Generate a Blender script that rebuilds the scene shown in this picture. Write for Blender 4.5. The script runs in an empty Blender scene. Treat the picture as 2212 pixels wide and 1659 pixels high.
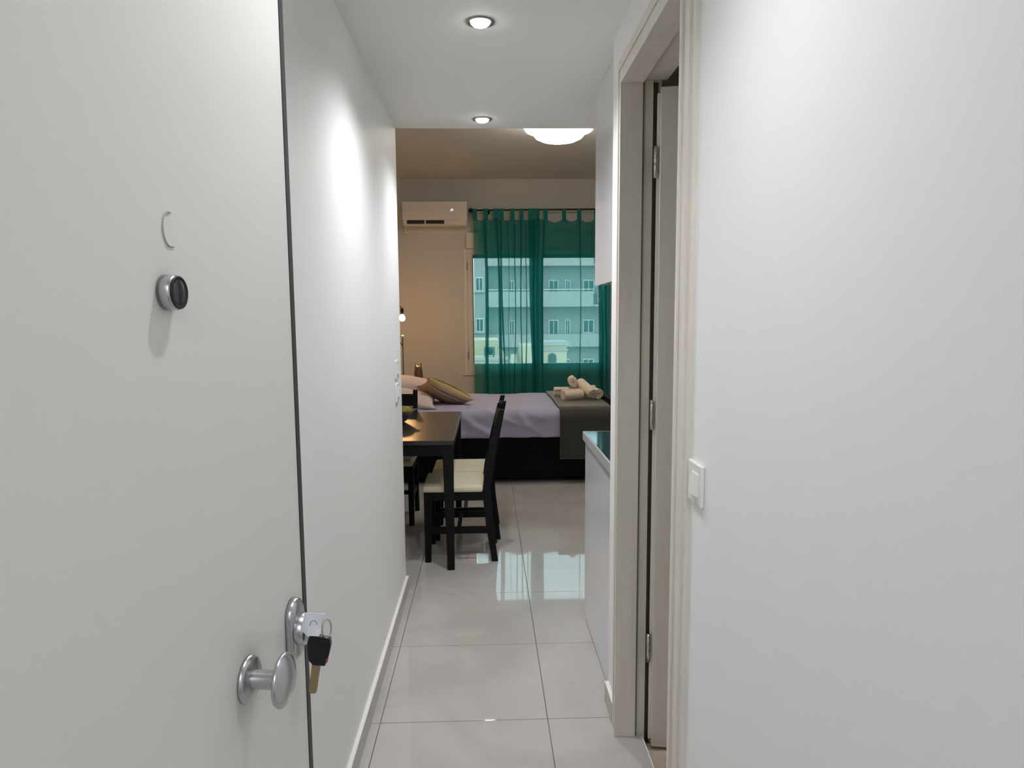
import bpy, bmesh, math, random
from mathutils import Vector, Matrix, noise

random.seed(7)
S = bpy.context.scene
C = S.collection
PI = math.pi

# ------------------------------------------------------------------ camera
cam = bpy.data.cameras.new('camera')
cam.sensor_fit = 'HORIZONTAL'
cam.sensor_width = 36.0
cam.lens = 36.0 * 1550.0 / 2212.0
cam.shift_y = 30.5 / 2212.0        # the frame is a slightly off-centre crop of the lens image
cam.clip_start = 0.02
cam.clip_end = 300
camo = bpy.data.objects.new('camera', cam)
C.objects.link(camo)
_d = Vector(((1050 - 1106) / 1550.0, -(685 - 860.0) / 1550.0, -1)).normalized()   # hall axis in the camera frame
_r = math.radians(0.63)
_u = Vector((-math.sin(_r), math.cos(_r), 0)); _u = (_u - _d * _u.dot(_d)).normalized()
_x = _d.cross(_u)
_m = Matrix((_x, _d, _u))
camo.matrix_world = Matrix.Translation((0, 0, 1.44)) @ _m.to_4x4()
S.camera = camo

# ------------------------------------------------------------------ world, exposure
SKY = 5.9
w = bpy.data.worlds.new('sky'); S.world = w; w.use_nodes = True
nt = w.node_tree
bg = nt.nodes['Background']
tc = nt.nodes.new('ShaderNodeTexCoord')
mp = nt.nodes.new('ShaderNodeMapping'); mp.inputs['Scale'].default_value = (1.5, 1.5, 4)
nz = nt.nodes.new('ShaderNodeTexNoise'); nz.inputs['Scale'].default_value = 1.6; nz.inputs['Detail'].default_value = 4
rp = nt.nodes.new('ShaderNodeValToRGB')
rp.color_ramp.elements[0].color = (0.80, 0.87, 0.93, 1); rp.color_ramp.elements[0].position = 0.3
rp.color_ramp.elements[1].color = (0.93, 0.96, 1.0, 1); rp.color_ramp.elements[1].position = 0.7
nt.links.new(tc.outputs['Generated'], mp.inputs['Vector'])
nt.links.new(mp.outputs['Vector'], nz.inputs['Vector'])
nt.links.new(nz.outputs['Fac'], rp.inputs['Fac'])
nt.links.new(rp.outputs['Color'], bg.inputs['Color'])
bg.inputs['Strength'].default_value = SKY

S.view_settings.view_transform = 'Standard'
S.view_settings.look = 'None'
S.view_settings.exposure = 0.0
S.view_settings.gamma = 1.0
S.view_settings.use_curve_mapping = False
try:
    S.cycles.max_bounces = 10
    S.cycles.diffuse_bounces = 6
    S.cycles.transparent_max_bounces = 24
    S.cycles.sample_clamp_indirect = 6.0
    S.cycles.caustics_reflective = False
    S.cycles.caustics_refractive = False
    S.cycles.use_denoising = True
except Exception:
    pass

SPOT_W = 40.0        # each of the two hall downlights in view
SPOT_NEAR_W = 22.0   # weaker bulb of the downlight above the entrance door
LANDING_FILL_W = 18.0     # added fill light, unseen on the landing behind the camera
BULB = 285.0         # emission of the bare warm bulb
DOME = 20.0           # emission of the ceiling lamp glass

# ------------------------------------------------------------------ materials
def lin(c):
    def f(v):
        v /= 255.0
        return v / 12.92 if v <= 0.04045 else ((v + 0.055) / 1.055) ** 2.4
    return (f(c[0]), f(c[1]), f(c[2]), 1.0)

def mat(name, rgb, rough=0.5, metal=0.0, ior=1.45, var=0.0, vscale=8.0, bump=0.0, bscale=60.0, stretch=(1, 1, 1),
        coat=0.0, sheen=0.0, rgb2=None):
    m = bpy.data.materials.new(name); m.use_nodes = True
    t = m.node_tree; b = t.nodes['Principled BSDF']
    col = lin(rgb)
    b.inputs['Base Color'].default_value = col
    b.inputs['Roughness'].default_value = rough
    b.inputs['Metallic'].default_value = metal
    b.inputs['IOR'].default_value = ior
    b.inputs['Coat Weight'].default_value = coat
    b.inputs['Sheen Weight'].default_value = sheen
    if var > 0 or bump > 0 or rgb2:
        c = t.nodes.new('ShaderNodeTexCoord'); mp = t.nodes.new('ShaderNodeMapping')
        mp.inputs['Scale'].default_value = stretch
        t.links.new(c.outputs['Object'], mp.inputs['Vector'])
    if var > 0 or rgb2:
        n = t.nodes.new('ShaderNodeTexNoise'); n.inputs['Scale'].default_value = vscale; n.inputs['Detail'].default_value = 5
        t.links.new(mp.outputs['Vector'], n.inputs['Vector'])
        r = t.nodes.new('ShaderNodeValToRGB')
        c2 = lin(rgb2) if rgb2 else tuple(v * (1 - var) for v in col[:3]) + (1,)
        r.color_ramp.elements[0].color = c2; r.color_ramp.elements[0].position = 0.35
        r.color_ramp.elements[1].color = col; r.color_ramp.elements[1].position = 0.65
        t.links.new(n.outputs['Fac'], r.inputs['Fac'])
        t.links.new(r.outputs['Color'], b.inputs['Base Color'])
    if bump > 0:
        n2 = t.nodes.new('ShaderNodeTexNoise'); n2.inputs['Scale'].default_value = bscale; n2.inputs['Detail'].default_value = 3
        t.links.new(mp.outputs['Vector'], n2.inputs['Vector'])
        bp = t.nodes.new('ShaderNodeBump'); bp.inputs['Strength'].default_value = bump; bp.inputs['Distance'].default_value = 0.01
        t.links.new(n2.outputs['Fac'], bp.inputs['Height'])
        t.links.new(bp.outputs['Normal'], b.inputs['Normal'])
    return m

def emis(name, rgb, strength):
    m = bpy.data.materials.new(name); m.use_nodes = True
    t = m.node_tree; t.nodes.clear()
    o = t.nodes.new('ShaderNodeOutputMaterial'); e = t.nodes.new('ShaderNodeEmission')
    e.inputs['Color'].default_value = lin(rgb); e.inputs['Strength'].default_value = strength
    t.links.new(e.outputs[0], o.inputs[0])
    return m

def wood_pale(name):
    m = bpy.data.materials.new(name); m.use_nodes = True
    t = m.node_tree; b = t.nodes['Principled BSDF']
    c = t.nodes.new('ShaderNodeTexCoord'); mp = t.nodes.new('ShaderNodeMapping'); mp.inputs['Scale'].default_value = (14, 14, 0.9)
    n = t.nodes.new('ShaderNodeTexNoise'); n.inputs['Scale'].default_value = 1.6; n.inputs['Detail'].default_value = 6; n.inputs['Distortion'].default_value = 0.6
    r = t.nodes.new('ShaderNodeValToRGB')
    r.color_ramp.elements[0].color = lin((221, 213, 205)); r.color_ramp.elements[0].position = 0.3
    r.color_ramp.elements[1].color = lin((231, 225, 217)); r.color_ramp.elements[1].position = 0.72
    t.links.new(c.outputs['Object'], mp.inputs['Vector']); t.links.new(mp.outputs['Vector'], n.inputs['Vector'])
    t.links.new(n.outputs['Fac'], r.inputs['Fac']); t.links.new(r.outputs['Color'], b.inputs['Base Color'])
    b.inputs['Roughness'].default_value = 0.42
    return m

def tile_mat(name):
    m = bpy.data.materials.new(name); m.use_nodes = True
    t = m.node_tree; b = t.nodes['Principled BSDF']
    g = t.nodes.new('ShaderNodeNewGeometry')
    n = t.nodes.new('ShaderNodeTexNoise'); n.inputs['Scale'].default_value = 1.8; n.inputs['Detail'].default_value = 8; n.inputs['Distortion'].default_value = 1.2
    r = t.nodes.new('ShaderNodeValToRGB')
    r.color_ramp.elements[0].color = lin((184, 180, 175)); r.color_ramp.elements[0].position = 0.32
    r.color_ramp.elements[1].color = lin((199, 195, 191)); r.color_ramp.elements[1].position = 0.62
    v = t.nodes.new('ShaderNodeTexNoise'); v.inputs['Scale'].default_value = 2.3; v.inputs['Detail'].default_value = 6; v.inputs['Distortion'].default_value = 2.4
    s = t.nodes.new('ShaderNodeValToRGB')                                                    # faint veins
    for p, col in ((0.0, 1), (0.485, 1), (0.5, 0.93), (0.515, 1)):
        pass
    s.color_ramp.elements[0].position = 0.485; s.color_ramp.elements[0].color = (1, 1, 1, 1)
    s.color_ramp.elements[1].position = 0.515; s.color_ramp.elements[1].color = (1, 1, 1, 1)
    e = s.color_ramp.elements.new(0.5); e.color = (0.965, 0.96, 0.955, 1)
    mx = t.nodes.new('ShaderNodeMix'); mx.data_type = 'RGBA'; mx.blend_type = 'MULTIPLY'; mx.inputs['Factor'].default_value = 1.0
    t.links.new(g.outputs['Position'], n.inputs['Vector']); t.links.new(g.outputs['Position'], v.inputs['Vector'])
    t.links.new(n.outputs['Fac'], r.inputs['Fac']); t.links.new(v.outputs['Fac'], s.inputs['Fac'])
    t.links.new(r.outputs['Color'], mx.inputs['A']); t.links.new(s.outputs['Color'], mx.inputs['B'])
    t.links.new(mx.outputs['Result'], b.inputs['Base Color'])
    b.inputs['Roughness'].default_value = 0.035
    b.inputs['IOR'].default_value = 1.52
    return m

def sheer_mat(name):
    m = bpy.data.materials.new(name); m.use_nodes = True
    t = m.node_tree; t.nodes.clear()
    o = t.nodes.new('ShaderNodeOutputMaterial')
    tr = t.nodes.new('ShaderNodeBsdfTransparent'); tr.inputs['Color'].default_value = (0.37, 0.49, 0.51, 1)
    tl = t.nodes.new('ShaderNodeBsdfTranslucent'); tl.inputs['Color'].default_value = (0.012, 0.37, 0.37, 1)
    df = t.nodes.new('ShaderNodeBsdfDiffuse'); df.inputs['Color'].default_value = (0.025, 0.52, 0.49, 1)
    a = t.nodes.new('ShaderNodeMixShader'); a.inputs[0].default_value = 0.5
    bmx = t.nodes.new('ShaderNodeMixShader'); bmx.inputs[0].default_value = 0.38
    t.links.new(tl.outputs[0], a.inputs[1]); t.links.new(df.outputs[0], a.inputs[2])
    t.links.new(tr.outputs[0], bmx.inputs[1]); t.links.new(a.outputs[0], bmx.inputs[2])
    t.links.new(bmx.outputs[0], o.inputs[0])
    return m

def pane_mat(name):
    m = bpy.data.materials.new(name); m.use_nodes = True
    t = m.node_tree; t.nodes.clear()
    o = t.nodes.new('ShaderNodeOutputMaterial')
    tr = t.nodes.new('ShaderNodeBsdfTransparent'); tr.inputs['Color'].default_value = (0.93, 0.96, 0.95, 1)
    gl = t.nodes.new('ShaderNodeBsdfGlossy'); gl.inputs['Roughness'].default_value = 0.01
    fr = t.nodes.new('ShaderNodeFresnel'); fr.inputs['IOR'].default_value = 1.45
    a = t.nodes.new('ShaderNodeMixShader')
    t.links.new(fr.outputs[0], a.inputs[0]); t.links.new(tr.outputs[0], a.inputs[1]); t.links.new(gl.outputs[0], a.inputs[2])
    t.links.new(a.outputs[0], o.inputs[0])
    return m

def stripes_mat(name):
    m = bpy.data.materials.new(name); m.use_nodes = True
    t = m.node_tree; b = t.nodes['Principled BSDF']
    c = t.nodes.new('ShaderNodeTexCoord'); sp = t.nodes.new('ShaderNodeSeparateXYZ')
    mr = t.nodes.new('ShaderNodeMapRange'); mr.inputs['From Min'].default_value = -0.22; mr.inputs['From Max'].default_value = 0.22
    r = t.nodes.new('ShaderNodeValToRGB'); r.color_ramp.interpolation = 'CONSTANT'
    tan, pink, dark, cream = lin((190, 160, 118)), lin((196, 176, 166)), lin((92, 72, 56)), lin((205, 178, 132))
    seq = [(0, cream), (0.08, dark), (0.1, pink), (0.22, dark), (0.24, cream), (0.36, dark), (0.385, pink), (0.5, dark), (0.52, tan), (0.98, cream)]
    r.color_ramp.elements[0].color = seq[0][1]; r.color_ramp.elements[0].position = 0
    r.color_ramp.elements[1].color = seq[1][1]; r.color_ramp.elements[1].position = seq[1][0]
    for p, col in seq[2:]:
        e = r.color_ramp.elements.new(p); e.color = col
    t.links.new(c.outputs['Object'], sp.inputs[0]); t.links.new(sp.outputs['Y'], mr.inputs['Value'])
    t.links.new(mr.outputs[0], r.inputs['Fac']); t.links.new(r.outputs['Color'], b.inputs['Base Color'])
    b.inputs['Roughness'].default_value = 0.9
    return m

M = {
    'wall': mat('wall_paint', (243, 243, 243), 0.55, bump=0.03, bscale=90),
    'ceil': mat('ceiling_paint', (242, 242, 240), 0.7),
    'roomwall': mat('room_wall_paint', (202, 199, 193), 0.75, bump=0.03, bscale=60),
    'bathwall': mat('bath_wall_tile', (188, 176, 160), 0.4),
    'bathfloor': mat('bath_floor_stone', (214, 198, 180), 0.35, rgb2=(182, 164, 148), vscale=14),
    'tile': tile_mat('polished_tile'),
    'grout': mat('grout', (120, 116, 112), 0.8),
    'skirtop': mat('skirting_top', (240, 238, 234), 0.35),
    'skirt': mat('skirting_tile', (176, 172, 166), 0.12, var=0.06, vscale=5),
    'doorwhite': mat('entrance_door_lacquer', (226, 226, 221), 0.32),
    'darkedge': mat('dark_edge_profile', (58, 58, 62), 0.45),
    'satin': mat('satin_nickel', (196, 196, 200), 0.27, metal=1.0),
    'chrome': mat('chrome', (205, 200, 190), 0.15, metal=1.0),
    'lens': mat('dark_lens', (40, 42, 48), 0.08, ior=1.5),
    'gapshade': mat('hinge_gap_shade', (52, 43, 38), 0.7),  # shade of the bathroom door's hinge gap, as a dark brown
    'blackrub': mat('black_rubber', (16, 16, 18), 0.4),
    'pencil': mat('pencil', (178, 178, 174), 0.8),
    'paper': mat('paper', (236, 238, 246), 0.7),
    'ink': mat('blue_ink', (120, 126, 178), 0.7),
    'brass': mat('brass_key', (170, 152, 122), 0.35, metal=1.0),
    'red': mat('red_plastic', (176, 30, 80), 0.4),
    'blackplast': mat('black_plastic', (14, 16, 20), 0.3),
    'wood': wood_pale('pale_wood'),
    'switch': mat('switch_plastic', (240, 240, 238), 0.3),
    'steel': mat('spot_ring', (150, 146, 142), 0.3, metal=1.0),
    'lensglow': emis('spot_lens', (255, 250, 240), 30.0),
    'gloss': mat('gloss_white_laminate', (224, 225, 229), 0.08, ior=1.5),
    'worktop': mat('dark_worktop', (48, 50, 52), 0.06, ior=1.55),
    'topedge': mat('worktop_edge', (172, 172, 172), 0.4),
    'espresso': mat('black_brown_wood', (9, 9, 10), 0.55, ior=1.3, var=0.25, vscale=5, stretch=(1, 8, 8)),
    'tabletop': mat('black_brown_top', (34, 27, 23), 0.30, ior=1.6, var=0.2, vscale=4, stretch=(6, 1, 6)),
    'seat': mat('cream_faux_leather', (228, 217, 188), 0.5),
    'sheet': mat('mauve_sheet', (182, 179, 206), 0.9, bump=0.06, bscale=300),
    'pillow': mat('pillow_cotton', (224, 206, 204), 0.9, bump=0.05, bscale=300),
    'mattress': mat('mattress_fabric', (190, 186, 186), 0.9),
    'throw': mat('dark_green_throw', (62, 61, 54), 0.95, sheen=0.7, bump=0.1, bscale=400),
    'towel': mat('cream_towel', (240, 226, 202), 0.95, sheen=0.15, bump=0.35, bscale=500),
    'cushion': stripes_mat('striped_cushion_fabric'),
    'fringe': mat('cushion_fringe', (206, 168, 112), 0.95),
    'bedwood': mat('black_bed_frame', (7, 7, 8), 0.7, ior=1.25),
    'vase': mat('dark_pewter_glaze', (120, 100, 84), 0.22, metal=0.7),
    'lampmetal': mat('black_lamp_metal', (18, 18, 18), 0.4),
    'whiteball': mat('white_finial', (225, 220, 212), 0.4),
    'bulb': emis('warm_bulb', (255, 192, 122), BULB),
    'dome': emis('lamp_glass', (255, 246, 232), DOME),
    'acwhite': mat('ac_plastic', (222, 216, 208), 0.35),
    'acdark': mat('ac_slot', (40, 34, 30), 0.6),
    'acdigit': emis('ac_digit', (225, 205, 255), 2.0),
    'sheer': sheer_mat('teal_sheer'),
    'tabcloth': mat('teal_tab', (16, 120, 112), 0.9),
    'rod': mat('black_rod', (10, 10, 11), 0.4),
    'frame': mat('window_frame_white', (222, 214, 204), 0.4),
    'gasket': mat('gasket', (20, 22, 22), 0.6),
    'pane': pane_mat('window_pane'),
    'bowl': mat('grey_ceramic', (120, 120, 126), 0.35),
    'fruit': mat('mango_skin', (178, 150, 40), 0.4, rgb2=(120, 130, 40), vscale=6),
    'night': mat('nightstand_wood', (60, 44, 34), 0.5),
    'facade': mat('far_facade', (150, 151, 149), 0.9, var=0.05, vscale=0.5),
    'facadelight': mat('far_parapet', (166, 164, 159), 0.9, var=0.05, vscale=0.7),
    'facadeglass': mat('far_glass', (62, 70, 74), 0.15),
    'shutter': mat('far_frame', (205, 204, 200), 0.7),
    'cream': mat('cream_stucco', (190, 178, 152), 0.9, var=0.06, vscale=1),
    'darkbox': mat('far_dark_unit', (86, 84, 82), 0.8),
    'ground': mat('street_asphalt', (110, 108, 106), 0.95),
    'landing': mat('landing_floor', (150, 146, 140), 0.5),
}

# ------------------------------------------------------------------ mesh helpers
class MB:
    def __init__(s):
        s.v = []; s.f = []; s.sm = []
    def add(s, vs, fs, smooth=False):
        o = len(s.v); s.v += [tuple(p) for p in vs]
        for f in fs:
            s.f.append(tuple(i + o for i in f)); s.sm.append(smooth)
        return s
    def box(s, x0, x1, y0, y1, z0, z1, b=0.0):
        if b <= 0:
            vs = [(x, y, z) for z in (z0, z1) for y in (y0, y1) for x in (x0, x1)]
            return s.add(vs, [(0, 2, 3, 1), (4, 5, 7, 6), (0, 1, 5, 4), (2, 6, 7, 3), (0, 4, 6, 2), (1, 3, 7, 5)])
        bm = bmesh.new()
        bmesh.ops.create_cube(bm, size=1.0)
        for v in bm.verts:
            v.co = Vector((x0 + (v.co.x + .5) * (x1 - x0), y0 + (v.co.y + .5) * (y1 - y0), z0 + (v.co.z + .5) * (z1 - z0)))
        bmesh.ops.bevel(bm, geom=list(bm.edges), offset=b, segments=2, affect='EDGES', profile=0.5)
        bm.verts.index_update()
        s.add([v.co[:] for v in bm.verts], [[v.index for v in f.verts] for f in bm.faces])
        bm.free(); return s
    def lathe(s, prof, seg=32, axis='Z', o=(0, 0, 0), smooth=True, sy=1.0):
        # prof: list of (radius, height) ; axis = direction of height
        n = len(prof); vs = []
        for r, h in prof:
            for k in range(seg):
                a = 2 * PI * k / seg; c, d = r * math.cos(a), r * math.sin(a) * sy
                p = {'Z': (c, d, h), 'X': (h, c, d), 'Y': (c, h, d)}[axis]
                vs.append((p[0] + o[0], p[1] + o[1], p[2] + o[2]))
        fs = []
        for i in range(n - 1):
            for k in range(seg):
                a, b2 = i * seg + k, i * seg + (k + 1) % seg
                f = (a, b2, b2 + seg, a + seg)
                fs.append(f if axis != 'Y' else f[::-1])
        if prof[0][0] > 1e-5: fs.append(tuple(range(seg))[::-1])
        if prof[-1][0] > 1e-5: fs.append(tuple((n - 1) * seg + k for k in range(seg)))
        return s.add(vs, fs, smooth)
    def tube(s, pts, r, seg=10, smooth=True, caps=True):
        pts = [Vector(p) for p in pts]; n = len(pts)
        rr = r if isinstance(r, (list, tuple)) else [r] * n
        vs = []; prev = None
        for i, p in enumerate(pts):
            t = (pts[min(i + 1, n - 1)] - pts[max(i - 1, 0)]).normalized()
            if prev is None:
                a = Vector((0, 0, 1)) if abs(t.z) < 0.9 else Vector((1, 0, 0))
                nrm = t.cross(a).normalized()
            else:
                nrm = (prev - t * prev.dot(t)).normalized()
            prev = nrm; bn = t.cross(nrm)
            for k in range(seg):
                a = 2 * PI * k / seg
                vs.append(p + (nrm * math.cos(a) + bn * math.sin(a)) * rr[i])
        fs = [(i * seg + k, i * seg + (k + 1) % seg, (i + 1) * seg + (k + 1) % seg, (i + 1) * seg + k) for i in range(n - 1) for k in range(seg)]
        if caps:
            fs.append(tuple(range(seg))[::-1]); fs.append(tuple((n - 1) * seg + k for k in range(seg)))
        return s.add(vs, fs, smooth)
    def prism(s, poly, axis, a, b, smooth=False):
        # poly in the two remaining axes (order xyz without axis), extruded a..b
        def mk(p, h):
            return {'X': (h, p[0], p[1]), 'Y': (p[0], h, p[1]), 'Z': (p[0], p[1], h)}[axis]
        n = len(poly)
        vs = [mk(p, a) for p in poly] + [mk(p, b) for p in poly]
        fs = [(k, (k + 1) % n, n + (k + 1) % n, n + k) for k in range(n)]
        fs += [tuple(range(n))[::-1], tuple(range(n, 2 * n))]
        return s.add(vs, fs, smooth)
    def beam(s, p0, p1, w, d, w1=None, d1=None, yaxis=(0, 1, 0)):
        # square-section bar p0..p1; w along the in-plane axis, d along yaxis
        p0, p1 = Vector(p0), Vector(p1); t = (p1 - p0).normalized(); y = Vector(yaxis); x = y.cross(t).normalized(); y = t.cross(x)
        w1 = w if w1 is None else w1; d1 = d if d1 is None else d1
        vs = []
        for p, ww, dd in ((p0, w, d), (p1, w1, d1)):
            for sx, sy in ((-1, -1), (1, -1), (1, 1), (-1, 1)):
                vs.append(p + x * sx * ww / 2 + y * sy * dd / 2)
        return s.add(vs, [(3, 2, 1, 0), (4, 5, 6, 7), (0, 1, 5, 4), (1, 2, 6, 5), (2, 3, 7, 6), (3, 0, 4, 7)])
    def grid(s, fn, nu, nv, smooth=True, flip=False):
        vs = [fn(i / nu, j / nv) for j in range(nv + 1) for i in range(nu + 1)]
        fs = []
        for j in range(nv):
            for i in range(nu):
                a = j * (nu + 1) + i
                f = (a, a + 1, a + nu + 2, a + nu + 1)
                fs.append(f[::-1] if flip else f)
        return s.add(vs, fs, smooth)
    def mesh(s, name):
        me = bpy.data.meshes.new(name); me.from_pydata(s.v, [], s.f)
        for p, q in zip(me.polygons, s.sm): p.use_smooth = q
        me.update(); return me
    def build(s, name, m, parent=None, loc=None, rot=None, fix=True):
        me = s.mesh(name)
        if fix:
            bm = bmesh.new(); bm.from_mesh(me); bmesh.ops.recalc_face_normals(bm, faces=bm.faces); bm.to_mesh(me); bm.free()
        me.materials.append(M[m] if isinstance(m, str) else m)
        o = bpy.data.objects.new(name, me); C.objects.link(o)
        if parent: o.parent = parent
        if loc: o.location = loc
        if rot: o.rotation_euler = rot
        return o

def tag(o, label, cat, group=None, kind=None):
    o['label'] = label; o['category'] = cat
    if group: o['group'] = group
    if kind: o['kind'] = kind
    return o

def thing(name, label, cat, loc=(0, 0, 0), rz=0.0, group=None, kind=None):
    o = bpy.data.objects.new(name, None); C.objects.link(o)
    o.empty_display_size = 0.1
    o.location = loc; o.rotation_euler = (0, 0, rz)
    return tag(o, label, cat, group, kind)

def struct(name, mb, m, label, cat):
    return tag(mb.build(name, m), label, cat, kind='structure')

def copy_tree(o, parent=None):
    c = o.copy(); C.objects.link(c)
    if parent: c.parent = parent
    for ch in list(o.children): copy_tree(ch, c)
    return c

def sstep(a, b, x):
    t = max(0.0, min(1.0, (x - a) / (b - a))); return t * t * (3 - 2 * t)

# ------------------------------------------------------------------ room shell
XL, XR = -0.44, 0.445          # hall walls
YE = 3.70                     # hall end
ZC, ZR = 2.372, 3.067          # hall / room ceiling
YF = 8.75                      # far wall
XA, XB = -1.25, 1.95           # room side walls
DY0, DY1 = 1.62, 2.312          # bathroom doorway

struct('wall_left', MB().box(-0.54, XL, 0.17, YE, 0, ZC), 'wall', 'white hallway wall behind the open entrance door', 'wall')
struct('wall_right', MB().box(XR, 0.56, 0.17, DY0 - 0.02, -0.06, ZC).box(XR, 0.56, DY1 + 0.02, 2.55, -0.06, ZC)
       .box(XR, 0.56, DY0 - 0.02, DY1 + 0.02, 2.185, ZC), 'wall', 'white hallway wall with the light switch and bathroom doorway', 'wall')
struct('ceiling_hall', MB().box(-0.54, 2.10, -0.02, YE, ZC, 3.2), 'ceil', 'lowered white hallway ceiling with recessed spotlights', 'ceiling')
struct('ceiling', MB().box(XA - .15, XB + .15, YE, YF + .25, ZR, 3.2), 'roomwall', 'higher bedroom ceiling beyond the hallway', 'ceiling')
struct('wall_room_left', MB().box(XA - .15, XA, YE - .15, YF, -0.1, 3.2), 'roomwall', 'bedroom wall behind the bed head', 'wall')
struct('wall_room_right', MB().box(XB, XB + .15, YE - .3, YF, -0.1, 3.2), 'roomwall', 'bedroom wall past the bed foot', 'wall')
struct('wall_room_near', MB().box(XA, -0.54, YE - .15, YE, -0.1, 3.2), 'roomwall', 'bedroom wall turning off the hallway behind the table', 'wall')
struct('wall_kitchen', MB().box(1.07, 1.95, 2.5, 3.45, -0.1, ZC), 'wall', 'wall behind the kitchen units', 'wall')
WX0, WX1, WZ0, WZ1 = -0.245, 1.52, 0.775, 2.235
struct('wall_far', MB().box(XA - .15, WX0, YF, YF + .25, -0.1, 3.2).box(WX1, XB + .15, YF, YF + .25, -0.1, 3.2)
       .box(WX0, WX1, YF, YF + .25, -0.1, WZ0).box(WX0, WX1, YF, YF + .25, WZ1, 3.2), 'roomwall', 'beige bedroom wall with the curtained window', 'wall')
# bathroom shell
struct('wall_bathroom', MB().box(0.56, 1.75, 0.75, 0.9, -0.1, ZC).box(0.56, 1.07, 2.5, 2.55, -0.1, ZC).box(1.75, 1.9, 0.75, 2.5, -0.1, ZC),
       'bathwall', 'dim bathroom walls behind the open wooden door', 'wall')
struct('floor_bathroom', MB().box(0.521, 1.75, 0.9, 2.5, -0.1, -0.035), 'bathfloor', 'brown stone bathroom floor below the threshold', 'floor')
# stair landing behind the camera
struct('wall_landing', MB().box(-1.3, -1.15, -1.9, 0.02, 0, 2.8).box(1.3, 1.45, -1.9, 0.02, 0, 2.8).box(-1.3, 1.45, -2.05, -1.9, 0, 2.8), 'wall',
       'stair landing walls outside the entrance', 'wall')
struct('wall_entrance', MB().box(-1.3, -0.43, 0.02, 0.17, 0, 2.8).box(0.50, 1.45, 0.02, 0.17, 0, 2.8).box(-0.43, 0.50, 0.02, 0.17, 2.24, 2.372), 'wall',
       'wall around the entrance doorway', 'wall')
struct('ceiling_landing', MB().box(-1.3, 1.45, -2.05, -0.02, 2.8, 2.9), 'ceil', 'stair landing ceiling', 'ceiling')
struct('floor_landing', MB().box(-1.3, 1.45, -2.05, 0.034, -0.1, 0.0), 'landing', 'stair landing floor', 'floor')

# floor: slab with individual polished tiles
fl = struct('floor', MB().box(-0.54, 0.52, 0.034, YE, -0.1, -0.003).box(XA, XB, YE, YF, -0.1, -0.003).box(0.52, 1.07, 2.55, YE, -0.1, -0.003),
            'grout', 'polished grey tiled floor with dark joints', 'floor')
TX, TY, TS, G = 0.206, 2.434, 0.6, 0.0016
def regions():
    return [(-0.54, 0.52, 0.034, 2.55), (-0.54, 1.07, 2.55, YE), (XA, XB, YE, YF)]
cache = {}
def tile_obj(x0, x1, y0, y1):
    wx, wy = round(x1 - x0, 4), round(y1 - y0, 4)
    k = (wx, wy)
    if k not in cache:
        mb = MB(); b = 0.0005
        mb.add([(0, 0, -.004), (wx, 0, -.004), (wx, wy, -.004), (0, wy, -.004),
                (0, 0, -b), (wx, 0, -b), (wx, wy, -b), (0, wy, -b),
                (b, b, 0), (wx - b, b, 0), (wx - b, wy - b, 0), (b, wy - b, 0)],
               [(0, 1, 5, 4), (1, 2, 6, 5), (2, 3, 7, 6), (3, 0, 4, 7), (4, 5, 9, 8), (5, 6, 10, 9), (6, 7, 11, 10), (7, 4, 8, 11), (8, 9, 10, 11), (3, 2, 1, 0)])
        me = mb.mesh('tile'); me.materials.append(M['tile']); cache[k] = me
    o = bpy.data.objects.new('tile', cache[k]); C.objects.link(o); o.location = (x0, y0, 0); o.parent = fl
i0, i1 = -4, 4
for i in range(i0, i1):
    for j in range(-5, 12):
        ax0, ax1 = TX + i * TS + G, TX + (i + 1) * TS - G
        ay0, ay1 = TY + j * TS + G, TY + (j + 1) * TS - G
        merged = {}
        for (rx0, rx1, ry0, ry1) in regions():
            bx0, bx1, by0, by1 = max(ax0, rx0), min(ax1, rx1), max(ay0, ry0), min(ay1, ry1)
            if bx1 - bx0 > 0.004 and by1 - by0 > 0.004:
                merged.setdefault((bx0, bx1), []).append((by0, by1))
        for (bx0, bx1), ys in merged.items():
            ys.sort(); cur = list(ys[0]); out = []
            for a, b in ys[1:]:
                if abs(a - cur[1]) < 1e-6: cur[1] = b
                else: out.append(cur); cur = [a, b]
            out.append(cur)
            for a, b in out: tile_obj(bx0, bx1, a, b)

# skirting: separate tile lengths with a white top edge
def skirting(name, face, back, y0, y1, label, step=0.6):
    r = thing(name, label, 'baseboard', (0, 0, 0), kind='structure')
    y = y0
    while y < y1 - 0.01:
        e = min(y + step, y1)
        MB().box(min(face, back), max(face, back), y + 0.0008, e - 0.0008, 0.0, 0.072).build('skirting_tile', 'skirt', r)
        y = e
    MB().box(min(face, back), max(face, back), y0, y1, 0.072, 0.077).build('top_edge', 'skirtop', r)
skirting('baseboard_left', XL + 0.014, XL, 0.17, YE + 0.004, 'low grey tile skirting along the left hallway wall')
skirting('baseboard_right', XR - 0.014, XR, 2.395, 2.55, 'short piece of tile skirting between door casing and kitchen')
skirting('baseboard_near_right', XR - 0.014, XR, 0.17, 1.52, 'tile skirting under the right hallway wall')

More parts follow.
